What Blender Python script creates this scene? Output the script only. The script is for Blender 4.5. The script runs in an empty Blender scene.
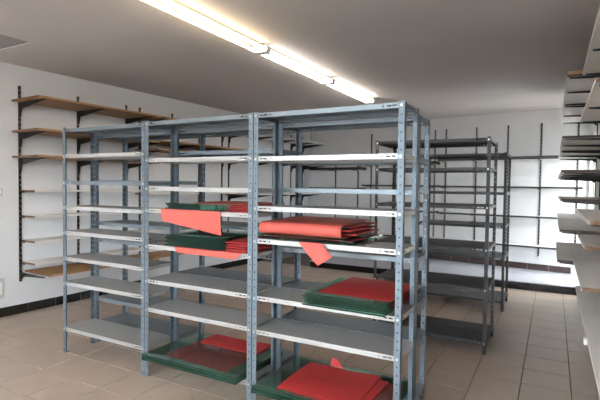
import bpy, bmesh, math, random
from mathutils import Vector, Matrix
random.seed(7)
SC = bpy.context.scene
COL = SC.collection

# ------------------------------------------------------------------ camera
CAM_Z = 1.515
F_PX, YAW, PITCH, ROLL = 462.3, -0.5009, 0.0313, 0.0123
def cam_axes():
    cy, sy, cp, sp = math.cos(YAW), math.sin(YAW), math.cos(PITCH), math.sin(PITCH)
    f = Vector((sy*cp, cy*cp, -sp)); r = Vector((cy, -sy, 0)); u = r.cross(f)
    cr, sr = math.cos(ROLL), math.sin(ROLL)
    return cr*r + sr*u, -sr*r + cr*u, f
r_, u_, f_ = cam_axes()
cam = bpy.data.objects.new('camera', bpy.data.cameras.new('camera'))
COL.objects.link(cam)
M3 = Matrix((r_, u_, -f_)).transposed()
cam.matrix_world = Matrix.Translation((0, 0, CAM_Z)) @ M3.to_4x4()
cam.data.sensor_width = 36.0
cam.data.lens = F_PX / 600 * 36.0
cam.data.clip_start = 0.02
SC.camera = cam

# ------------------------------------------------------------------ light
world = bpy.data.worlds.new('daylight'); SC.world = world
world.use_nodes = True
bg = world.node_tree.nodes['Background']
_tc = world.node_tree.nodes.new('ShaderNodeTexCoord'); _sp = world.node_tree.nodes.new('ShaderNodeSeparateXYZ'); _rp = world.node_tree.nodes.new('ShaderNodeValToRGB')
_mr = world.node_tree.nodes.new('ShaderNodeMapRange'); _mr.inputs['From Min'].default_value = -1.0
_rp.color_ramp.elements[0].position = 0.48; _rp.color_ramp.elements[0].color = (0.16, 0.15, 0.145, 1)   # paved ground outside
_rp.color_ramp.elements[1].position = 0.52; _rp.color_ramp.elements[1].color = (0.88, 0.925, 1.0, 1)    # overcast sky
for _a, _b in ((_tc.outputs['Generated'], _sp.inputs[0]), (_sp.outputs['Z'], _mr.inputs['Value']), (_mr.outputs[0], _rp.inputs['Fac']), (_rp.outputs['Color'], bg.inputs[0])):
    world.node_tree.links.new(_a, _b)
bg.inputs[1].default_value = 15.5
sun = bpy.data.objects.new('sun', bpy.data.lights.new('sun', 'SUN'))
COL.objects.link(sun)
sun.data.energy = 60.0; sun.data.angle = math.radians(12); sun.data.color = (1.0, 0.95, 0.9)
sun.rotation_euler = Vector((-1.0, 0.75, -0.50)).to_track_quat('-Z', 'Y').to_euler()
def portal(name, loc, rot, sx, sy):
    l = bpy.data.lights.new(name, 'AREA'); l.shape = 'RECTANGLE'; l.size = sx; l.size_y = sy
    l.cycles.is_portal = True
    o = bpy.data.objects.new(name, l); COL.objects.link(o); o.location = loc; o.rotation_euler = rot
    return o
portal('window_portal', (0.72, 8.07, 1.23), (0, math.radians(90), 0), 2.3, 1.4)
portal('shopfront_portal', (-1.95, -2.33, 1.72), (math.radians(90), 0, 0), 4.7, 2.3)
SC.view_settings.view_transform = 'Standard'
SC.view_settings.look = 'None'
SC.view_settings.gamma = 1
SC.view_settings.use_curve_mapping = False
SC.view_settings.exposure = 0.12
TUBE_STRENGTH = 18.0

# ------------------------------------------------------------------ materials
def mat(name, color, rough=0.5, metal=0.0, noise=0.0, nscale=8.0, stretch=(1, 1, 1), bump=0.0, bscale=60.0,
        color2=None, trans=0.0, ior=1.45, emit=None, estr=0.0, spec=0.5, rnoise=0.0, per_object=0.0):
    m = bpy.data.materials.new(name); m.use_nodes = True
    nt = m.node_tree; b = nt.nodes['Principled BSDF']
    b.inputs['Base Color'].default_value = (*color, 1)
    b.inputs['Roughness'].default_value = rough
    b.inputs['Metallic'].default_value = metal
    b.inputs['Specular IOR Level'].default_value = spec
    b.inputs['Transmission Weight'].default_value = trans
    b.inputs['IOR'].default_value = ior
    if emit:
        b.inputs['Emission Color'].default_value = (*emit, 1); b.inputs['Emission Strength'].default_value = estr
    if noise or bump or rnoise:
        tc = nt.nodes.new('ShaderNodeTexCoord'); mp = nt.nodes.new('ShaderNodeMapping')
        mp.inputs['Scale'].default_value = stretch
        nt.links.new(tc.outputs['Object'], mp.inputs['Vector'])
        src = mp.outputs['Vector']
        if per_object:
            oi = nt.nodes.new('ShaderNodeObjectInfo'); ad = nt.nodes.new('ShaderNodeVectorMath'); ad.operation = 'ADD'
            sc_ = nt.nodes.new('ShaderNodeVectorMath'); sc_.operation = 'SCALE'; sc_.inputs['Scale'].default_value = 37.0
            cx = nt.nodes.new('ShaderNodeCombineXYZ')
            for k in range(3): nt.links.new(oi.outputs['Random'], cx.inputs[k])
            nt.links.new(cx.outputs[0], sc_.inputs[0]); nt.links.new(src, ad.inputs[0]); nt.links.new(sc_.outputs[0], ad.inputs[1])
            src = ad.outputs[0]
        n = nt.nodes.new('ShaderNodeTexNoise'); n.inputs['Scale'].default_value = nscale; n.inputs['Detail'].default_value = 5
        nt.links.new(src, n.inputs['Vector'])
        if noise:
            c2 = color2 or tuple(c*(1-noise) for c in color)
            rp = nt.nodes.new('ShaderNodeValToRGB')
            rp.color_ramp.elements[0].position = 0.3; rp.color_ramp.elements[0].color = (*c2, 1)
            rp.color_ramp.elements[1].position = 0.7; rp.color_ramp.elements[1].color = (*color, 1)
            nt.links.new(n.outputs['Fac'], rp.inputs['Fac']); nt.links.new(rp.outputs['Color'], b.inputs['Base Color'])
        if rnoise:
            mr = nt.nodes.new('ShaderNodeMapRange')
            mr.inputs['To Min'].default_value = rough; mr.inputs['To Max'].default_value = rough + rnoise
            nt.links.new(n.outputs['Fac'], mr.inputs['Value']); nt.links.new(mr.outputs[0], b.inputs['Roughness'])
        if bump:
            n2 = nt.nodes.new('ShaderNodeTexNoise'); n2.inputs['Scale'].default_value = bscale; n2.inputs['Detail'].default_value = 4
            nt.links.new(mp.outputs['Vector'], n2.inputs['Vector'])
            bp = nt.nodes.new('ShaderNodeBump'); bp.inputs['Strength'].default_value = bump; bp.inputs['Distance'].default_value = 0.004
            nt.links.new(n2.outputs['Fac'], bp.inputs['Height']); nt.links.new(bp.outputs['Normal'], b.inputs['Normal'])
    return m
MT = {
 'wall': mat('painted_plaster', (0.75, 0.75, 0.77), 0.85, noise=0.05, nscale=1.5, bump=0.15, bscale=90),
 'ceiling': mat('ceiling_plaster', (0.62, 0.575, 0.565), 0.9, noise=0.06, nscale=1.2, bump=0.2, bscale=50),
 'tile': mat('floor_tile', (0.465, 0.365, 0.295), 0.38, noise=0.12, nscale=3.5, rnoise=0.12, per_object=1),
 'grout': mat('grout', (0.16, 0.13, 0.11), 0.9, noise=0.1, nscale=20),
 'black_tile': mat('black_skirting_tile', (0.012, 0.011, 0.012), 0.25, noise=0.3, nscale=9),
 'glare_tone_tile': mat('black_skirting_glare_tone', (0.06, 0.036, 0.036), 0.22, noise=0.3, nscale=9),  # black tile browned, reflected window glare put into its colour
 'pale_joint': mat('pale_joint', (0.35, 0.34, 0.33), 0.8),
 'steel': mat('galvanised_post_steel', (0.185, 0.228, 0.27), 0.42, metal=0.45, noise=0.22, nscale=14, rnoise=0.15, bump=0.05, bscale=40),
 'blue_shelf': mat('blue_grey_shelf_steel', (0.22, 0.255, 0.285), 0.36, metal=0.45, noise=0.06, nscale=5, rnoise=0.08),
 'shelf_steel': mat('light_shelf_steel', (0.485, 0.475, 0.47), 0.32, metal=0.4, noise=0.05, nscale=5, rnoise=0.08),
 'backlit_tone_steel': mat('steel_backlit_tone', (0.05, 0.051, 0.053), 0.38, metal=0.3, spec=0.35, noise=0.14, nscale=12, rnoise=0.12),  # same galvanised steel, darkened to carry the backlit shade of the rear racks
 'bolt': mat('zinc_bolt', (0.55, 0.55, 0.54), 0.3, metal=0.9),
 'black_metal': mat('black_lacquered_metal', (0.014, 0.014, 0.015), 0.45, noise=0.2, nscale=30),
 'grey_rail': mat('dark_grey_rail', (0.05, 0.052, 0.056), 0.5, noise=0.2, nscale=30),
 'wood': mat('tan_chipboard_veneer', (0.44, 0.25, 0.115), 0.55, noise=0.3, nscale=3.0, stretch=(14, 0.8, 14), per_object=1),
 'wood_end': mat('brown_board_edge', (0.20, 0.105, 0.06), 0.6, noise=0.3, nscale=30),
 'dark_edge': mat('dark_brown_edge', (0.06, 0.03, 0.024), 0.5, noise=0.3, nscale=30),
 'white_lam': mat('white_laminate', (0.83, 0.80, 0.77), 0.42, noise=0.05, nscale=4),
 'dark_board': mat('charcoal_board', (0.035, 0.034, 0.036), 0.35, noise=0.2, nscale=10),
 'platform': mat('pale_platform_top', (0.42, 0.415, 0.45), 0.35, noise=0.05, nscale=3),
 'glass': mat('green_glass', (0.34, 0.80, 0.62), 0.03, trans=0.97, ior=1.25, spec=0.5, noise=0.1, nscale=2),
 'pale_glass': mat('pale_green_glass', (0.80, 0.92, 0.87), 0.03, trans=0.97, ior=1.25, noise=0.05, nscale=2),
 'clear': mat('window_glass', (0.95, 1.0, 0.98), 0.0, trans=1.0, ior=1.01, noise=0.02, nscale=2),
 'red': mat('red_wrapping_paper', (0.50, 0.035, 0.035), 0.6, noise=0.12, nscale=5, bump=0.12, bscale=18),
 'coral': mat('coral_wrapping_paper', (0.60, 0.11, 0.085), 0.6, noise=0.1, nscale=5, bump=0.12, bscale=18),
 'plastic': mat('white_plastic', (0.8, 0.8, 0.78), 0.4, noise=0.04, nscale=10),
 'grey_plastic': mat('grey_plastic', (0.55, 0.55, 0.54), 0.45, noise=0.05, nscale=10),
 'frame': mat('pale_green_frame', (0.62, 0.66, 0.52), 0.45, noise=0.08, nscale=6),
 'fixture': mat('fixture_enamel', (0.22, 0.21, 0.18), 0.4, noise=0.04, nscale=6),
 'tube_warm': mat('warm_tube', (1, 1, 1), 0.3, emit=(1.0, 0.80, 0.52), estr=TUBE_STRENGTH),
 'tube_cool': mat('cool_tube', (1, 1, 1), 0.3, emit=(1.0, 0.93, 0.80), estr=TUBE_STRENGTH),
 'hatch': mat('hatch_recess_shade', (0.36, 0.33, 0.335), 0.8, noise=0.08, nscale=4),  # darkness of the recess put into the panel colour
}

# ------------------------------------------------------------------ helpers
class MB:
    def __init__(s): s.v, s.f = [], []
    def quad(s, a, b, c, d):
        n = len(s.v); s.v += [a, b, c, d]; s.f.append((n, n+1, n+2, n+3))
    def box(s, x0, x1, y0, y1, z0, z1):
        n = len(s.v)
        s.v += [(x0,y0,z0),(x1,y0,z0),(x1,y1,z0),(x0,y1,z0),(x0,y0,z1),(x1,y0,z1),(x1,y1,z1),(x0,y1,z1)]
        s.f += [tuple(n+i for i in q) for q in ((3,2,1,0),(4,5,6,7),(0,1,5,4),(1,2,6,5),(2,3,7,6),(3,0,4,7))]
    def prism(s, pts, axis, a0, a1):
        """closed 2-D outline extruded along axis (0:x -> pts are (y,z), 1:y -> (x,z), 2:z -> (x,y))"""
        n = len(s.v); k = len(pts)
        for a in (a0, a1):
            for p in pts:
                s.v.append({0: (a, p[0], p[1]), 1: (p[0], a, p[1]), 2: (p[0], p[1], a)}[axis])
        s.f.append(tuple(range(n+k-1, n-1, -1))); s.f.append(tuple(range(n+k, n+2*k)))
        for i in range(k):
            j = (i+1) % k; s.f.append((n+i, n+j, n+k+j, n+k+i))
    def cyl(s, p0, p1, r, seg=12):
        p0, p1 = Vector(p0), Vector(p1); d = (p1-p0).normalized()
        a = d.orthogonal().normalized(); b = d.cross(a); n = len(s.v)
        for p in (p0, p1):
            for i in range(seg):
                t = 2*math.pi*i/seg; s.v.append(tuple(p + r*(math.cos(t)*a + math.sin(t)*b)))
        s.f.append(tuple(range(n+seg-1, n-1, -1))); s.f.append(tuple(range(n+seg, n+2*seg)))
        for i in range(seg):
            j = (i+1) % seg; s.f.append((n+i, n+j, n+seg+j, n+seg+i))
    def plate(s, us, ws, holes, fn, t):
        """flat sheet over the grid us x ws with the cells in holes cut out; fn(u, w, depth) -> xyz"""
        nu, nw = len(us)-1, len(ws)-1
        full = lambda i, j: 0 <= i < nu and 0 <= j < nw and (i, j) not in holes
        for i in range(nu):
            for j in range(nw):
                if not full(i, j): continue
                u0, u1, w0, w1 = us[i], us[i+1], ws[j], ws[j+1]
                s.quad(fn(u0,w0,0), fn(u1,w0,0), fn(u1,w1,0), fn(u0,w1,0))
                s.quad(fn(u0,w1,t), fn(u1,w1,t), fn(u1,w0,t), fn(u0,w0,t))
                for (di, dj, a, b) in ((-1,0,(u0,w0),(u0,w1)), (1,0,(u1,w1),(u1,w0)), (0,-1,(u1,w0),(u0,w0)), (0,1,(u0,w1),(u1,w1))):
                    if not full(i+di, j+dj):
                        s.quad(fn(*a,0), fn(*b,0), fn(*b,t), fn(*a,t))
    def mesh(s, name, m, smooth=False):
        me = bpy.data.meshes.new(name); me.from_pydata(s.v, [], s.f)
        bm = bmesh.new(); bm.from_mesh(me)
        bmesh.ops.remove_doubles(bm, verts=bm.verts, dist=1e-5)
        bmesh.ops.recalc_face_normals(bm, faces=bm.faces)
        bm.to_mesh(me); bm.free()
        me.materials.append(MT[m])
        if smooth:
            for p in me.polygons: p.use_smooth = True
        return me
def link(name, me, parent=None, loc=(0, 0, 0), rz=0.0):
    o = bpy.data.objects.new(name, me); COL.objects.link(o)
    o.location = loc; o.rotation_euler = (0, 0, rz)
    if parent: o.parent = parent
    return o
def tag(o, label, cat, group=None):
    o['label'] = label; o['category'] = cat
    if group: o['group'] = group
    return o
def struct(name, mb, m, label=None, loc=(0, 0, 0), rz=0):
    o = link(name, mb.mesh(name, m), None, loc, rz); o['kind'] = 'structure'
    if label: o['label'] = label
    return o
def bevelled(me, w=0.004, seg=2):
    bm = bmesh.new(); bm.from_mesh(me)
    bmesh.ops.bevel(bm, geom=bm.edges[:], offset=w, segments=seg, affect='EDGES', profile=0.6)
    bm.to_mesh(me); bm.free(); return me

# ------------------------------------------------------------------ the room
ZC = 2.84
XR = 0.50                                        # inner face of the right wall
def lwx(y): return -5.56 + 0.06*y                # inner face of the left wall
def bwy(x): return 8.84 - 0.14*x                 # inner face of the back wall
YF = -2.1
LA = -math.atan(0.06)                            # heading of the left wall
BA = -math.atan(0.14)
# corners
YLB = (8.84 + 0.14*5.56)/(1 + 0.14*0.06); XLB = lwx(YLB)

mb = MB(); mb.box(-6.3, 0.9, YF-0.3, 10.0, -0.15, -0.006)
floor = struct('floor', mb, 'grout', 'beige square ceramic floor tiles with dark joints')
PITCH_T = 0.34; X0T, Y0T = -0.184, 2.25
tile_mb = MB(); g = 0.0035
tile_mb.prism([(g, g), (PITCH_T-g, g), (PITCH_T-g, PITCH_T-g), (g, PITCH_T-g)], 2, -0.008, 0.0)
tile_me = bevelled(tile_mb.mesh('floor_tile', 'tile'), 0.0015, 1)
cells = []
for i in range(-17, 3):
    for j in range(-13, 20):
        x, y = X0T + i*PITCH_T, Y0T + j*PITCH_T
        xc, yc = x + PITCH_T/2, y + PITCH_T/2
        if xc < lwx(yc) - 0.25 or xc > XR + 0.2 or yc > 7.62 + 0.05: continue
        d = Vector((xc, yc, -CAM_Z)); zf = d.dot(f_)
        px = 300 + F_PX*d.dot(r_)/zf if zf > 0.1 else 9999
        py = 200 - F_PX*d.dot(u_)/zf if zf > 0.1 else 9999
        vis = -25 < px < 625 and py < 430
        cells.append((0 if vis else 1, d.length, x, y))
cells.sort()
rest = MB()
for k, (inv, dist, x, y) in enumerate(cells):
    if k < 298:
        link('floor_tile', tile_me, floor, (x, y, 0))
    else:
        rest.prism([(x+g, y+g), (x+PITCH_T-g, y+g), (x+PITCH_T-g, y+PITCH_T-g), (x+g, y+PITCH_T-g)], 2, -0.008, 0.0)
ro = link('floor_tiles_beyond', rest.mesh('floor_tiles_beyond', 'tile'), floor); ro['kind'] = 'stuff'

# ceiling with a recessed hatch
HX0, HX1, HY0, HY1 = -5.05, -4.39, 1.75, 2.66; HD = 0.010
mb = MB()
fn = lambda u, w, t: (u, w, ZC + t)
mb.plate([-6.3, HX0, HX1, 0.9], [YF-0.3, HY0, HY1, 10.0], {(1, 1)}, fn, HD)
struct('ceiling', mb, 'ceiling', 'matt grey-beige plaster ceiling')
mb = MB(); mb.box(HX0-0.03, HX1+0.03, HY0-0.03, HY1+0.03, ZC+HD+0.0002, ZC+HD+0.03)
hatch = link('ceiling_hatch', mb.mesh('ceiling_hatch', 'hatch'))
tag(hatch, 'recessed access panel in the ceiling above the left wall', 'hatch')

def wall_pts(p0, p1, thick, side):
    d = (Vector(p1)-Vector(p0)).normalized(); n = Vector((-d.y, d.x))*side*thick
    a, b = Vector(p0), Vector(p1)
    return [tuple(a), tuple(b), tuple(b+n), tuple(a+n)]
mb = MB(); mb.prism(wall_pts((lwx(YF), YF), (lwx(YLB+0.3), YLB+0.3), 0.2, 1), 2, -0.1, ZC)
struct('wall_left', mb, 'wall', 'white painted left wall')
mb = MB(); mb.prism(wall_pts((XLB-0.2, bwy(XLB-0.2)), (XR+0.25, bwy(XR+0.25)), 0.2, 1), 2, -0.1, ZC)
struct('wall_back', mb, 'wall', 'white painted back wall lit by daylight')
# right wall with a glazed opening near the back corner
WY0, WY1, WZ0, WZ1 = 7.46, 8.68, 0.16, 2.30
mb = MB()
mb.plate([YF, WY0, WY1, bwy(XR)], [-0.1, WZ0, WZ1, ZC], {(1, 1)}, lambda u, w, t: (XR + t, u, w), 0.2)
struct('wall_right', mb, 'wall', 'white painted right wall behind the wall shelves')
# front wall behind the viewer with a wide shop window
SX0, SX1, SZ0, SZ1 = -4.2, 0.3, 0.70, 2.74
mb = MB()
mb.plate([lwx(YF), SX0, SX1, XR+0.2], [-0.1, SZ0, SZ1, ZC], {(1, 1)}, lambda u, w, t: (u, YF - t, w), 0.2)
struct('wall_front', mb, 'wall', 'white painted front wall with a wide shop window')

def window(name, label, x0, x1, z0, z1, splits, place):
    """frame bars in a local x/z plane; place(obj) puts it into the opening"""
    root = bpy.data.objects.new(name, None); COL.objects.link(root); root['kind'] = 'structure'; root['label'] = label
    bar = MB(); w = 0.055
    bar.box(x0, x1, -0.035, 0.035, z0, z0+w); bar.box(x0, x1, -0.035, 0.035, z1-w, z1)
    bar.box(x0, x0+w, -0.035, 0.035, z0+w, z1-w); bar.box(x1-w, x1, -0.035, 0.035, z0+w, z1-w)
    xs = [x0+w] + [x0 + (x1-x0)*k/splits for k in range(1, splits)] + [x1-w]
    for x in xs[1:-1]: bar.box(x-0.025, x+0.025, -0.03, 0.03, z0+w, z1-w)
    link('window_frame', bar.mesh('window_frame', 'frame'), root)
    for a, b in zip(xs[:-1], xs[1:]):
        p = MB(); p.box(a, b, -0.003, 0.003, z0+w, z1-w)
        link('pane', p.mesh('pane', 'clear'), root)
    place(root)
def pr(o): o.location = (XR+0.10, WY0, 0); o.rotation_euler = (0, 0, math.radians(90))
window('window_1', 'tall glazed opening in the right wall near the back corner', 0.0, WY1-WY0, WZ0, WZ1, 2, pr)
def pf(o): o.location = (SX0, YF-0.10, 0)
window('window_2', 'wide shop window in the front wall', 0.0, SX1-SX0, SZ0, SZ1, 4, pf)

# black skirting tiles, one by one
def skirting(name, label, length, loc, rz, z0=0.0, n_off=0.0, tile=0.33, h=0.105, flip=1, mt='black_tile'):
    root = bpy.data.objects.new(name, None); COL.objects.link(root)
    root['kind'] = 'structure'; root['label'] = label; root.location = loc; root.rotation_euler = (0, 0, rz)
    b = MB(); b.box(0, length, 0, 0.004*flip, z0, z0+h-0.002)
    link('skirting_bed', b.mesh('skirting_bed', 'pale_joint'), root)
    m = MB(); m.box(0.003, tile-0.003, 0.004*flip, 0.013*flip, 0, h)
    me = bevelled(m.mesh('skirting_tile', mt), 0.0015, 1)
    x = n_off
    while x < length - tile*0.5:
        link('skirting_tile', me, root, (x, 0, z0)); x += tile
# left: local +x runs along the wall, +y into the room (flip -1 because local +y points to -x)
skirting('baseboard_left', 'black tiled skirting along the left wall', YLB-YF, (lwx(YF), YF, 0), math.pi/2+LA, flip=-1, n_off=0.02)
skirting('baseboard_back', 'black tiled skirting along the back wall above the platform', 5.25, (XLB+0.05, bwy(XLB+0.05), 0), BA, z0=0.118, flip=-1, mt='glare_tone_tile')

# low platform along the back wall, black tiled riser
PY = 7.63; PX0 = -3.95
mb = MB(); mb.prism([(PX0, PY), (XR, PY), (XR, bwy(XR)), (PX0, bwy(PX0))], 2, 0.0, 0.105)
plat = struct('floor_platform', mb, 'black_tile', 'low pale platform with a black riser along the back wall')
mb = MB(); mb.prism([(PX0, PY-0.012), (XR, PY-0.012), (XR, bwy(XR)-0.014), (PX0, bwy(PX0)-0.014)], 2, 0.105, 0.118)
link('platform_top', mb.mesh('platform_top', 'platform'), plat)

# ------------------------------------------------------------------ ceiling lights
def light_fixture(y0, y1, tube, label):
    x = -2.445; t = bpy.data.objects.new('fluorescent_light', None); COL.objects.link(t)
    t.location = (x, (y0+y1)/2, ZC); L = (y1-y0)/2
    tag(t, label, 'light', 'double tube ceiling lights in one line')
    b = MB(); b.prism([(-0.028, 0), (0.028, 0), (0.024, -0.034), (-0.024, -0.034)], 1, -L, L)
    link('housing', b.mesh('housing', 'fixture'), t)
    for s in (-1, 1):
        e = MB(); e.prism([(-0.075, -0.018), (0.075, -0.018), (0.075, -0.074), (0.06, -0.082), (-0.06, -0.082), (-0.075, -0.074)], 1, s*L - s*0.03, s*L - s*0.002)
        link('end_cap', bevelled(e.mesh('end_cap', 'plastic'), 0.004, 2), t)
        c = MB(); c.cyl((s*0.058, -L+0.03, -0.058), (s*0.058, L-0.03, -0.058), 0.013, 14)
        link('tube', c.mesh('tube', tube, True), t)
light_fixture(2.22, 3.68, 'tube_warm', 'warm double tube ceiling light cut by the top of the picture')
light_fixture(0.74, 2.20, 'tube_warm', 'added unseen double tube ceiling light above the picture, nearest the camera')  # added fixture out of view, put in to light the shelf tops
light_fixture(3.70, 5.14, 'tube_cool', 'middle double tube ceiling light of the line')
light_fixture(5.16, 6.60, 'tube_cool', 'farthest double tube ceiling light of the line')

# wall plates on the left wall
def wall_plate(y, z, w, h, m, label):
    o = bpy.data.objects.new('wall_socket', None); COL.objects.link(o)
    o.location = (lwx(y), y, z); o.rotation_euler = (0, 0, LA)
    b = MB(); b.box(0, 0.010, -w/2, w/2, -h/2, h/2)
    link('cover_plate', bevelled(b.mesh('cover_plate', m), 0.003, 2), o)
    r = MB(); r.box(0.0101, 0.016, -w*0.3, w*0.3, -h*0.3, h*0.3)
    link('rocker', bevelled(r.mesh('rocker', 'plastic'), 0.002, 1), o)
    tag(o, label, 'socket')
wall_plate(2.885, 1.40, 0.075, 0.08, 'grey_plastic', 'small grey switch on the left wall at eye height')
wall_plate(2.875, 0.325, 0.12, 0.23, 'grey_plastic', 'tall grey socket plate low on the left wall')

# ------------------------------------------------------------------ steel racks
PW, PT = 0.036, 0.002                            # post flange width and thickness
_post = {}
def post_mesh(h, sx, sy, m):
    PW, hole = (0.036, 0.010) if m == 'steel' else (0.030, 0.006)
    key = (h, sx, sy, m)
    if key in _post: return _post[key]
    b = MB(); zs = [0.0]; holes = set(); z = 0.025
    while z < h - 0.01:
        zs += [z - hole/2, z + hole/2]; z += 0.05
    zs.append(h)
    for j in range(1, len(zs)-1, 2): holes.add((1, j))
    us = [0, PW/2 - hole/2, PW/2 + hole/2, PW]
    b.plate(us, zs, holes, lambda u, w, t: (sx*u, sy*t, w), PT)
    b.plate([PT] + us[1:], zs, holes, lambda u, w, t: (sx*t, sy*u, w), PT)
    b.box(min(0, sx*PW), max(0, sx*PW), min(0, sy*PW), max(0, sy*PW), 0, 0.003)
    nmain = len(b.f)
    ha, hb = PW/2 - hole/2 - 0.004, PW/2 + hole/2 + 0.004            # added black strip, puts the shade seen in the holes into colour
    lo, hi = PT + 0.0015, PT + 0.0025
    if sy > 0: b.box(min(sx*ha, sx*hb), max(sx*ha, sx*hb), min(sy*lo, sy*hi), max(sy*lo, sy*hi), 0.004, h-0.002)
    me = bpy.data.meshes.new('post'); me.from_pydata(b.v, [], b.f)
    me.materials.append(MT[m]); me.materials.append(MT['black_metal'])
    for p in me.polygons:
        if p.index >= nmain: p.material_index = 1
    bm = bmesh.new(); bm.from_mesh(me)
    bmesh.ops.remove_doubles(bm, verts=bm.verts, dist=1e-5); bmesh.ops.recalc_face_normals(bm, faces=bm.faces)
    bm.to_mesh(me); bm.free()
    _post[key] = me; return me
_shelf = {}
LIP = 0.029
def shelf_mesh(w, d, m):
    key = (round(w, 3), round(d, 3), m)
    if key in _shelf: return _shelf[key]
    b = MB(); t = 0.0016; x0, x1, y0, y1 = PT, w-PT, PT, d-PT
    b.box(x0, x1, y0, y1, -t, 0)
    for (ya, s) in ((y0, 1), (y1, -1)):           # front and back lips with bolt slots at both ends
        us = [x0, x0+0.016, x0+0.024, x0+0.046, x0+0.070, x0+0.078, x0+0.102, x0+0.125, x0+0.133,
              x1-0.133, x1-0.125, x1-0.102, x1-0.078, x1-0.070, x1-0.046, x1-0.024, x1-0.016, x1]
        hs = {(i, 1) for i in (3, 5, 7, 9-0, 10, 11, 13)} & {(3, 1), (5, 1), (7, 1), (9, 1), (11, 1), (13, 1)}
        b.plate(us, [-LIP, -0.0195, -0.0105, -t], hs, lambda u, w2, tt, ya=ya, s=s: (u, ya + s*tt, w2), t)
        b.box(x0, x1, min(ya, ya+s*0.014), max(ya, ya+s*0.014), -LIP-t, -LIP)
    for (xa, s) in ((x0, 1), (x1, -1)):
        us = [y0+t, y0+0.05, y0+0.075, y0+0.10, y1-0.10, y1-0.075, y1-0.05, y1-t]
        b.plate(us, [-LIP, -0.0195, -0.0105, -t], {(1, 1), (5, 1)}, lambda u, w2, tt, xa=xa, s=s: (xa + s*tt, u, w2), t)
    _shelf[key] = b.mesh('shelf', m); return _shelf[key]
bolt_b = MB(); bolt_b.cyl((0, 0, 0), (0, -0.006, 0), 0.008, 6)
bolt_me = bolt_b.mesh('bolt', 'bolt')
def rack(x0, y0, w, d, h, levels, label, m='steel', rz=0.0, bolts=True, blue=()):
    t = bpy.data.objects.new('storage_rack', None); COL.objects.link(t)
    t.location = (x0, y0, 0); t.rotation_euler = (0, 0, rz)
    tag(t, label, 'rack', 'grey perforated steel racks')
    for (px, sx) in ((0, 1), (w, -1)):
        for (py, sy) in ((0, 1), (d, -1)):
            link('post', post_mesh(h, sx, sy, m), t, (px, py, 0))
    for z in levels:
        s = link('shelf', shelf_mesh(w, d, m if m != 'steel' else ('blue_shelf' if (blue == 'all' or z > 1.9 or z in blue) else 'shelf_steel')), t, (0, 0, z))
        if bolts:
            for bx in (PW*0.5, w-PW*0.5):
                link('bolt', bolt_me, s, (bx, 0.0, -0.0165))
    return t
Y0R = 2.58; DR = 0.315
AF = [1.988, 1.762, 1.529, 1.309, 1.088, 0.858, 0.636, 0.227]
BF = [1.994, 1.712, 1.492, 1.322, 1.042, 0.770, 0.545, 0.168]
CF = [1.994, 1.705, 1.373, 1.154, 0.767, 0.537, 0.150]
AB = [1.965, 1.76, 1.541, 1.148, 0.99, 0.43, 0.20]
BB = [1.965, 1.785, 1.195, 0.99, 0.770, 0.43, 0.168]
CB = [1.965, 1.70, 1.495, 1.06, 0.767, 0.537, 0.150]
W = 1.012
rack(-3.807, Y0R, W, DR, 2.0, AF, 'left end steel rack of the front row, all shelves empty', blue=(1.529,))
rack(-2.790, Y0R, W, DR, 2.0, BF, 'middle steel rack of the front row, holding green glass on its bottom shelf')
rack(-1.772, Y0R, W+0.014, DR, 2.0, CF, 'right end steel rack of the front row, holding red folders on the middle shelves')
Y1R = Y0R + DR + 0.012
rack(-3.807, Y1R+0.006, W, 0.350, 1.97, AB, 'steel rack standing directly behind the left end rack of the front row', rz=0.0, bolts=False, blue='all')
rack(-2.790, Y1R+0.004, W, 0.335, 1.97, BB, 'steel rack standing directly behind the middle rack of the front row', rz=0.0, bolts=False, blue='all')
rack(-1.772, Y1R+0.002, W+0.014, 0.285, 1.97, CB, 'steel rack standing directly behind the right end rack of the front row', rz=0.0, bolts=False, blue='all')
D1 = [1.965, 1.70, 1.35, 0.965, 0.60, 0.115]
D2 = [1.94, 1.46, 1.05, 0.66, 0.13]
rack(-1.575, 4.45, 1.075, 0.60, 1.975, D1, 'empty grey steel rack, backlit shade in its colour, standing alone behind the front rows', 'backlit_tone_steel')
rack(-1.575, 6.12, 1.075, 0.60, 1.95, D2, 'empty grey steel rack, backlit shade in its colour, closest to the back platform', 'backlit_tone_steel', bolts=False)

# ------------------------------------------------------------------ wall shelving
def upright(px, py, rz, z0, z1, arms, label, group, m='black_metal'):
    """slotted rail on a wall; local +x points from the wall into the room"""
    t = bpy.data.objects.new('shelf_upright', None); COL.objects.link(t)
    t.location = (px, py, 0); t.rotation_euler = (0, 0, rz)
    tag(t, label, 'shelf support', group)
    b = MB(); zs = [z0]; holes = set(); z = z0 + 0.03; k = 0
    while z < z1 - 0.03:
        zs += [z-0.012, z+0.012]; z += 0.06
    zs.append(z1)
    for j in range(1, len(zs)-1, 2): holes.add((1, j))
    b.plate([-0.0125, -0.003, 0.003, 0.0125], zs, holes, lambda u, w, tt: (0.014 - tt, u, w), 0.002)
    b.box(0, 0.012, -0.0125, -0.0105, z0, z1); b.box(0, 0.012, 0.0105, 0.0125, z0, z1)
    link('rail', b.mesh('rail', m), t)
    for (z, L, drop) in arms:
        a = MB()
        base = min(0.07, drop*0.6)
        a.prism([(0.014, -0.0005), (L, -0.0005), (L, -0.010), (0.05, -base), (0.030, -drop), (0.014, -drop)], 1, -0.008, 0.008)
        link('bracket', a.mesh('bracket', m), t, (0, 0, z))
    return t
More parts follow.
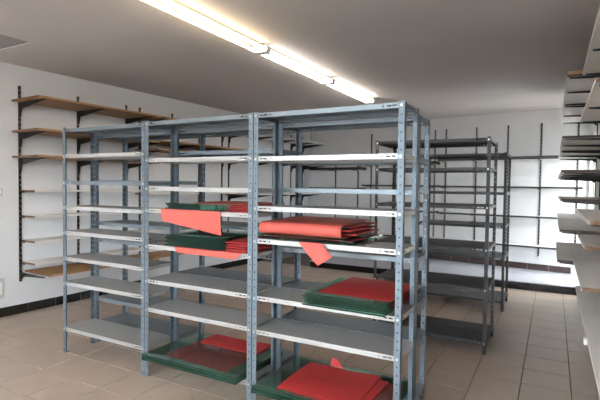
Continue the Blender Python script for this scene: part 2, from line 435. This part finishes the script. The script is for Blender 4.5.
def board(px, py, rz, y0, y1, depth, z, th, m, end_m, label, group, front_m=None, gap=0.014):
    """shelf board; local +x from the wall, y along the wall, z is its underside"""
    b = MB(); b.box(gap, depth-0.002, y0+0.002, y1-0.002, 0, th)
    o = link('shelf_board', b.mesh('shelf_board', m), None, (px, py, z), rz)
    tag(o, label, 'shelf board', group)
    for (ya, yb) in ((y0, y0+0.002), (y1-0.002, y1)):
        e = MB(); e.box(gap, depth-0.002, ya, yb, 0, th); link('end_edge', e.mesh('end_edge', end_m), o)
    e = MB(); e.box(depth-0.002, depth, y0, y1, 0, th); link('front_edge', e.mesh('front_edge', front_m or m), o)
    return o
ORD = ['top', 'second', 'third', 'fourth', 'fifth', 'sixth', 'seventh', 'bottom']
# --- left wall: three bays. s = distance along the wall from the point at y=3
def lw_at(s):
    y = 3.0 + s*math.cos(LA); return lwx(y), y
def s_of(y): return (y - 3.0)/math.cos(LA)
lw_bays = [
  ('near', 3.02, 4.66, [3.11, 3.82, 4.54], [(2.42,.58,'wood'),(2.075,.56,'wood'),(1.79,.56,'wood'),(1.405,.30,'white'),(1.115,.30,'white'),(0.832,.30,'white'),(0.582,.30,'white'),(0.475,.55,'wood')]),
  ('middle', 4.68, 6.60, [4.77, 5.38, 5.967, 6.53], [(2.42,.58,'wood'),(2.10,.56,'wood'),(1.985,.50,'wood'),(1.36,.30,'white'),(1.115,.30,'white'),(0.832,.30,'white'),(0.475,.45,'wood')]),
  ('far', 6.62, 9.30, [6.71, 7.37, 8.08, 8.75, 9.22], [(2.42,.58,'white'),(1.945,.56,'white'),(1.33,.50,'white'),(0.95,.30,'white'),(0.55,.30,'white')]),
]
rail_no = ['first','second','third','fourth','fifth','sixth','seventh','eighth','ninth','tenth','eleventh','twelfth']
rn = 0
for nm, ya, yb, rails, lev in lw_bays:
    for y in rails:
        zs_ = [l[0] for l in lev] + [0.2]
        arms = [(z, dp-0.04 if dp > .4 else 0.10, min(0.16 if z > 1.3 else 0.07, z - zs_[k+1] - 0.03) if dp > .4 else 0.012) for k, (z, dp, kd) in enumerate(lev)]
        upright(lwx(y), y, LA, 0.37, 2.61, arms, f'black slotted shelf rail on the left wall, {rail_no[rn]} from the camera end', 'left wall shelf rails')
        rn += 1
    for k, (z, dp, kind) in enumerate(lev):
        s0, s1 = s_of(ya), s_of(yb)
        if nm == 'near' and z < 1.5: s0 += 0.10 if z > 0.5 else 0.135
        x, y = lw_at(0)
        lvl = ORD[k] if k < len(lev)-1 else 'lowest'
        desc = {'wood': 'tan wooden shelf board', 'white': 'white shelf board with brown ends'}[kind]
        board(x, y, LA, s0, s1, dp, z, 0.02, 'wood' if kind == 'wood' else 'white_lam', 'wood_end',
              f'{lvl} {desc} in the {nm} bay of the left wall', 'left wall shelf boards', gap=0.016)
# --- back wall
def bw_rail(x, lo, hi, arms, label):
    upright(x, bwy(x), BA - math.pi/2, lo, hi, arms, label, 'back wall shelf rails', 'grey_rail')
bays_b = [
  ('left', -4.80, -3.50, [-4.263, -3.70], [(1.86,.28),(1.45,.28),(1.03,.28),(0.50,.28)]),
  ('middle', -3.46, -1.92, [-3.387, -2.70, -2.026], [(1.95,.28),(1.52,.28),(1.03,.28),(0.515,.28)]),
  ('right', -1.88, 0.43, [-1.813, -1.257, -0.721, -0.198, 0.337], [(2.00,.26),(1.515,.26),(1.02,.26),(0.52,.26)]),
]
rn = 0
for nm, xa, xb, rails, lev in bays_b:
    for x in rails:
        bw_rail(x, 0.36, 2.62 if nm != 'left' else 2.2, [(z, dp-0.03, 0.018) for z, dp in lev], f'thin dark shelf rail on the back wall, {rail_no[rn]} from the left corner'); rn += 1
    for k, (z, dp) in enumerate(lev):
        # local y runs towards +x of the room along the wall: rz = BA - 90deg makes local y = along-wall
        L = (xb-xa)/math.cos(BA); th = 0.055 if k == 0 else 0.03
        lvl = ORD[k] if k < len(lev)-1 else 'lowest'
        board(xa, bwy(xa), BA-math.pi/2, 0, L, dp, z, th, 'white_lam', 'dark_edge', f'{lvl} shelf board with a black front edge in the {nm} bay of the back wall', 'back wall shelf boards', front_m='dark_board', gap=0.016)
# --- right wall (local +x points to -x of the room, local y to -y)
def rw_rail(y, lo, arms, label): upright(XR, y, math.pi, lo, 2.61, arms, label, 'right wall shelf rails')
bays_r = [
  ('near', 2.74, 4.33, [2.80, 3.56, 4.29], 0.32, [(2.42,2.74,.32),(2.047,2.74,.33),(1.335,2.74,.34),(1.135,3.40,.32),(0.985,2.80,.36)]),
  ('middle', 4.35, 5.80, [4.37, 5.03, 5.74], 0.43, [(2.42,4.35,.43),(1.925,4.35,.45),(1.65,4.35,.45),(1.413,4.35,.45),(1.16,4.35,.45),(0.91,4.35,.46)]),
  ('far', 5.83, 7.40, [5.88, 6.63, 7.33], 0.43, [(2.42,5.83,.43),(1.925,5.83,.45),(1.65,5.83,.45),(1.16,5.83,.45)]),
]
rn = 0
for nm, ya, yb, rails, dp, lev in bays_r:
    for y in rails:
        arms = [(z, d_-0.02, 0.05) for z, y0_, d_ in lev if y > y0_]
        rw_rail(y, 0.36, arms, f'black slotted shelf rail on the right wall, {rail_no[rn]} from the camera end'); rn += 1
    for k, (z, y0_, d_) in enumerate(lev):
        lvl = ORD[k] if k < len(lev)-1 else 'lowest'
        board(XR, yb, math.pi, 0, yb-y0_, d_, z, 0.02, 'white_lam', 'wood_end' if nm == 'near' else 'dark_edge', f'{lvl} white shelf board with brown ends in the {nm} bay of the right wall', 'right wall shelf boards', gap=0.016)
# wide bench board below the near bay
bench = bpy.data.objects.new('wall_bench', None); COL.objects.link(bench); bench.location = (XR, 1.0, 0)
tag(bench, 'long white bench top low along the right wall', 'bench')
b = MB(); b.box(-0.31, -0.016, 0, 3.70, 0.646, 0.67); link('bench_top', bevelled(b.mesh('bench_top', 'white_lam'), 0.002, 1), bench)
b = MB(); b.box(-0.308, -0.018, 3.7005, 3.7035, 0.648, 0.668); link('end_edge', b.mesh('end_edge', 'wood_end'), bench)
for y in (0.3, 1.8, 3.0):
    b = MB(); b.prism([(-0.015, 0.645), (-0.26, 0.645), (-0.26, 0.625), (-0.05, 0.38), (-0.015, 0.38)], 1, y-0.012, y+0.012)
    link('support_bracket', b.mesh('support_bracket', 'black_metal'), bench)
for y in (2.05, 3.20):
    b = MB(); b.box(-0.328, -0.3105, y-0.02, y+0.02, 0.638, 0.674); link('edge_clip', bevelled(b.mesh('edge_clip', 'plastic'), 0.003, 1), bench)

# ------------------------------------------------------------------ glass panes and red paper on the front racks
def pane(cx, cy, w, d, z, th, rz, label, group, m='glass'):
    b = MB(); b.box(-w/2, w/2, -d/2, d/2, 0, th)
    o = link('glass_pane', bevelled(b.mesh('glass_pane', m), 0.0012, 1), None, (cx, cy, z), rz)
    return tag(o, label, 'glass pane', group)
def paper(cx, cy, w, d, z, th, rz, label, group, m='red', corner_lift=0.0, wav=0.0):
    """a folded paper sleeve: rounded fold along the front edge, gently waved top"""
    nx, ny = 10, 8; v = []; f = []
    for side in (0, 1):
        for i in range(nx+1):
            for j in range(ny+1):
                u, w2 = i/nx, j/ny
                x = -w/2 + w*u; y = -d/2 + d*w2
                zz = 0.0 if side == 0 else th*min(1, 0.35 + 3*w2)
                if side: zz += corner_lift*max(0, u-0.6)*max(0, 1-1.5*w2)*2 + wav*max(0, math.sin(5*u + 3*w2))*w2
                v.append((x, y, zz))
    n = (nx+1)*(ny+1); ix = lambda s, i, j: s*n + i*(ny+1) + j
    for i in range(nx):
        for j in range(ny):
            f.append((ix(0,i,j), ix(0,i,j+1), ix(0,i+1,j+1), ix(0,i+1,j))); f.append((ix(1,i,j), ix(1,i+1,j), ix(1,i+1,j+1), ix(1,i,j+1)))
        f.append((ix(0,i,0), ix(0,i+1,0), ix(1,i+1,0), ix(1,i,0))); f.append((ix(0,i+1,ny), ix(0,i,ny), ix(1,i,ny), ix(1,i+1,ny)))
    for j in range(ny):
        f.append((ix(0,0,j+1), ix(0,0,j), ix(1,0,j), ix(1,0,j+1))); f.append((ix(0,nx,j), ix(0,nx,j+1), ix(1,nx,j+1), ix(1,nx,j)))
    me = bpy.data.meshes.new('paper_sleeve'); me.from_pydata(v, [], f); me.materials.append(MT[m])
    o = link('paper_sleeve', me, None, (cx, cy, z), rz)
    return tag(o, label, 'paper', group)
def hanging(name, pts_top, pts_bot, back, th, m, label, bulge=0.02, nseg=10, lying=0.12):
    """sheet lying on the shelf, folded over its front lip and hanging down.
    pts_top, pts_bot: (x, z) of left and right ends of the fold and of the lower edge; back = y of the fold"""
    nx = 12; rows = []
    for r in range(nseg+1):
        t = r/nseg; row = []
        for i in range(nx+1):
            u = i/nx
            xt = pts_top[0][0]*(1-u) + pts_top[1][0]*u; zt = pts_top[0][1]*(1-u) + pts_top[1][1]*u
            xb = pts_bot[0][0]*(1-u) + pts_bot[1][0]*u; zb = pts_bot[0][1]*(1-u) + pts_bot[1][1]*u
            if t < 0.3:
                k = t/0.3; row.append((xt, back + lying*(1-k), zt))
            else:
                k = (t-0.3)/0.7
                row.append((xt + (xb-xt)*k, back - 0.004 - bulge*math.sin(k*1.9) - 0.006*math.sin(u*7)*k, zt + (zb-zt)*k))
        rows.append(row)
    v = [p for r in rows for p in r]; f = []
    for r in range(nseg):
        for i in range(nx):
            a = r*(nx+1)+i; f.append((a, a+1, a+nx+2, a+nx+1))
    me = bpy.data.meshes.new(name); me.from_pydata(v, [], f); me.materials.append(MT[m])
    o = link(name, me)
    md = o.modifiers.new('thickness', 'SOLIDIFY'); md.thickness = th; md.offset = 1
    return tag(o, label, 'paper', 'red wrapping paper')
NUM = ['lowest', 'second lowest', 'third from below', 'fourth from below', 'fifth from below', 'sixth from below', 'seventh from below', 'eighth from below']
E0 = 0.0008
def stack(base, items, where, gname):
    """items: ('g'|'r'|'c', cx, cy, w, d, thickness, rz); piled up from the shelf at base"""
    z = base + E0; ng = nr = 0
    for it in items:
        k, cx, cy, w, d, th, rz = it[:7]
        if k in 'gp':
            pane(cx, cy, w, d, z, th, rz, f'{NUM[ng]} green glass pane {where}', 'green glass panes ' + gname, 'glass' if k == 'g' else 'pale_glass'); ng += 1
        else:
            paper(cx, cy, w, d, z, th, rz, f'{NUM[nr]} red paper sleeve {where}', 'red paper sleeves ' + gname, 'red' if k == 'r' else 'coral', *it[7:]); nr += 1
        z += th + E0 + (0.8*it[7] if len(it) > 7 else 0) + (it[8] if len(it) > 8 else 0)
    return z
# S1 upper stack, middle rack
zt = 1.322
hanging('hanging_paper', ((-2.61, zt+0.003), (-2.04, zt+0.003)), ((-2.58, zt-0.085), (-2.02, zt-0.165)), 2.572, 0.002, 'coral',
        'coral paper sheet hanging over the upper shelf edge of the middle rack', 0.012, lying=0.25)
it = [('g', -2.305+0.008*((k*3) % 4-1), 2.85+0.006*(k % 2), .54, .53, .008, 0.008*((k % 3)-1)) for k in range(5)]
zt1 = stack(zt+0.006, it, 'in the upper stack of the middle rack', 'in the upper stack of the middle rack')
stack(zt+0.0008, [('r', -1.925, 2.86-0.008*(k % 2), .175, .50, .0075, 0.01*((k % 3)-1), 0.004 if k % 2 else 0.0) for k in range(5)], 'beside the upper panes of the middle rack', 'beside the upper panes')
b_ = paper(-2.10, 2.88, .52, .46, zt1+0.001, .006, 0.02, 'red paper sleeve lying across the upper panes of the middle rack', 'red wrapping paper', 'coral', 0.0, 0.003)
# S2 lower stack, middle rack
zt = 1.042
hanging('hanging_paper', ((-2.47, zt+0.003), (-1.86, zt+0.003)), ((-2.44, zt-0.034), (-1.90, zt-0.042)), 2.572, 0.002, 'coral',
        'narrow coral paper flap under the lower stack of the middle rack', 0.006, lying=0.25)
it = [('g', -2.315+0.012*((k*3) % 5-2)*0.6, 2.85+0.008*((k*2) % 3), .54, .53, .0095, 0.010*((k % 3)-1)) for k in range(8)]
stack(zt+0.006, it, 'in the lower stack of the middle rack', 'in the lower stack of the middle rack')
stack(zt+0.0008, [('r', -1.925+0.004*(k % 2), 2.85-0.01*(k % 3), .175, .50, .013, 0.02*((k % 3)-1)*0.5, 0.006 if k % 2 else 0.0) for k in range(5)], 'beside the lower panes of the middle rack', 'beside the lower panes')
# S3 right rack, folder stack
zt = 1.154
hanging('hanging_paper', ((-1.415, zt+0.003), (-1.245, zt+0.003)), ((-1.265, zt-0.135), (-1.165, zt-0.07)), 2.572, 0.002, 'coral',
        'coral paper tongue hanging below the red folder on the right rack', 0.02, lying=0.25)
it = [('g',-1.385,2.85,.66,.54,.008,0),('g',-1.38,2.86,.66,.54,.008,0.01),('r',-1.37,2.86,.60,.50,.004,0),('g',-1.395,2.85,.62,.52,.008,-.01)]
zz = stack(zt+0.006, it, 'under the red folder on the right rack', 'under the red folder on the right rack')
# S3 folded wrapper: closed fold in front, open on the right
it = [('g',-1.42,2.89,.54,.46,.008,0),('r',-1.37,2.90,.60,.46,.008,0.02,.008),('g',-1.41,2.90,.54,.46,.008,0),('r',-1.38,2.89,.58,.46,.008,-.02,.01),('g',-1.40,2.90,.54,.46,.008,0.01),('r',-1.36,2.90,.56,.46,.006,.02)]
z2 = stack(zz+0.005, it, 'inside the red folder on the right rack', 'inside the red folder on the right rack')
h = z2 - zz + 0.006
prof = []
for k in range(9):
    a = math.pi/2 + math.pi*k/8
    prof.append((0.03*math.cos(a), h/2 + h/2*math.sin(a)))
outer = [(0.50, h + 0.012), (0.25, h + 0.004)] + prof + [(0.25, 0.0), (0.50, 0.0)]
b = MB(); nx = 10; n0 = 0; vs = []; fs = []
for i in range(nx+1):
    u = i/nx; x = -1.725 + 0.60*u
    for (y, z) in outer: vs.append((x, 2.615 + y + 0.012*math.sin(4*u), zz + 0.001 + z))
k = len(outer)
for i in range(nx):
    for j in range(k-1):
        a = i*k+j; fs.append((a, a+1, a+k+1, a+k))
me = bpy.data.meshes.new('paper_folder'); me.from_pydata(vs, [], fs); me.materials.append(MT['coral'])
for p in me.polygons: p.use_smooth = True
o = link('paper_folder', me); md = o.modifiers.new('thickness', 'SOLIDIFY'); md.thickness = 0.0012; md.offset = -1
tag(o, 'large red paper folder wrapped round panes on the right rack', 'paper', 'red wrapping paper')
# S4 right rack, wide panes with red sleeves
zt = 0.767
it = []
for k in range(6):
    it.append(('g', -1.095+0.005*((k*3) % 4), 2.825, .54, .58, .009, 0.006*((k % 3)-1)))
    if k < 5: it.append(('r', -0.985+0.008*((k*5) % 3), 2.89-0.01*(k % 2), .345, .46, .003, 0.012*((k % 3)-1), 0.0))
it.append(('r', -1.045, 2.87, .48, .54, .005, -0.03))
stack(zt, it, 'on the lower middle shelf of the right rack', 'on the lower middle shelf of the right rack')
# S5 middle rack, bottom
zt = 0.168
it = [('g',-2.285,2.80,.89,.62,.010,0),('g',-2.285,2.805,.89,.62,.010,0.004),('g',-2.285,2.80,.89,.62,.010,-.004),
      ('r',-2.27,2.74,.60,.36,.004,-0.04),('p',-2.285,2.80,.89,.62,.010,0.0),('r',-2.24,3.02,.56,.22,.006,-0.02,0.0,0.012)]
stack(zt, it, 'on the bottom shelf of the middle rack', 'on the bottom shelf of the middle rack')
# S6 right rack, bottom
zt = 0.150
it = [('g',-1.26,2.79,.90,.62,.010,0),('g',-1.265,2.80,.90,.62,.010,.004),('g',-1.26,2.795,.90,.62,.010,-.004),('r',-1.13,2.76,.58,.46,.004,0.0),('p',-1.26,2.80,.90,.62,.010,0),
      ('r',-1.24,2.76,.60,.46,.006,-0.03),('r',-1.27,2.78,.54,.46,.006,-0.01,0.0,0.01)]
z6 = stack(zt, it, 'on the bottom shelf of the right rack', 'on the bottom shelf of the right rack')

tab = MB(); tab.prism([(-0.05, 0.0), (0.055, 0.0), (0.0, 0.055), (-0.03, 0.065)], 1, -0.0015, 0.0015)
top_sleeve = [o for o in COL.objects if o.name.startswith('paper_sleeve') and 'bottom shelf of the right rack' in o.get('label', '')][-1]
to = link('folded_tab', tab.mesh('folded_tab', 'red'), top_sleeve, (-0.06, 0.222, 0.0155))
board(XR, 5.80, math.pi, 0, 1.44, .42, 2.441, 0.028, 'wood', 'wood', 'tan wooden board lying on the top board in the middle bay of the right wall', 'right wall shelf boards', gap=0.016)
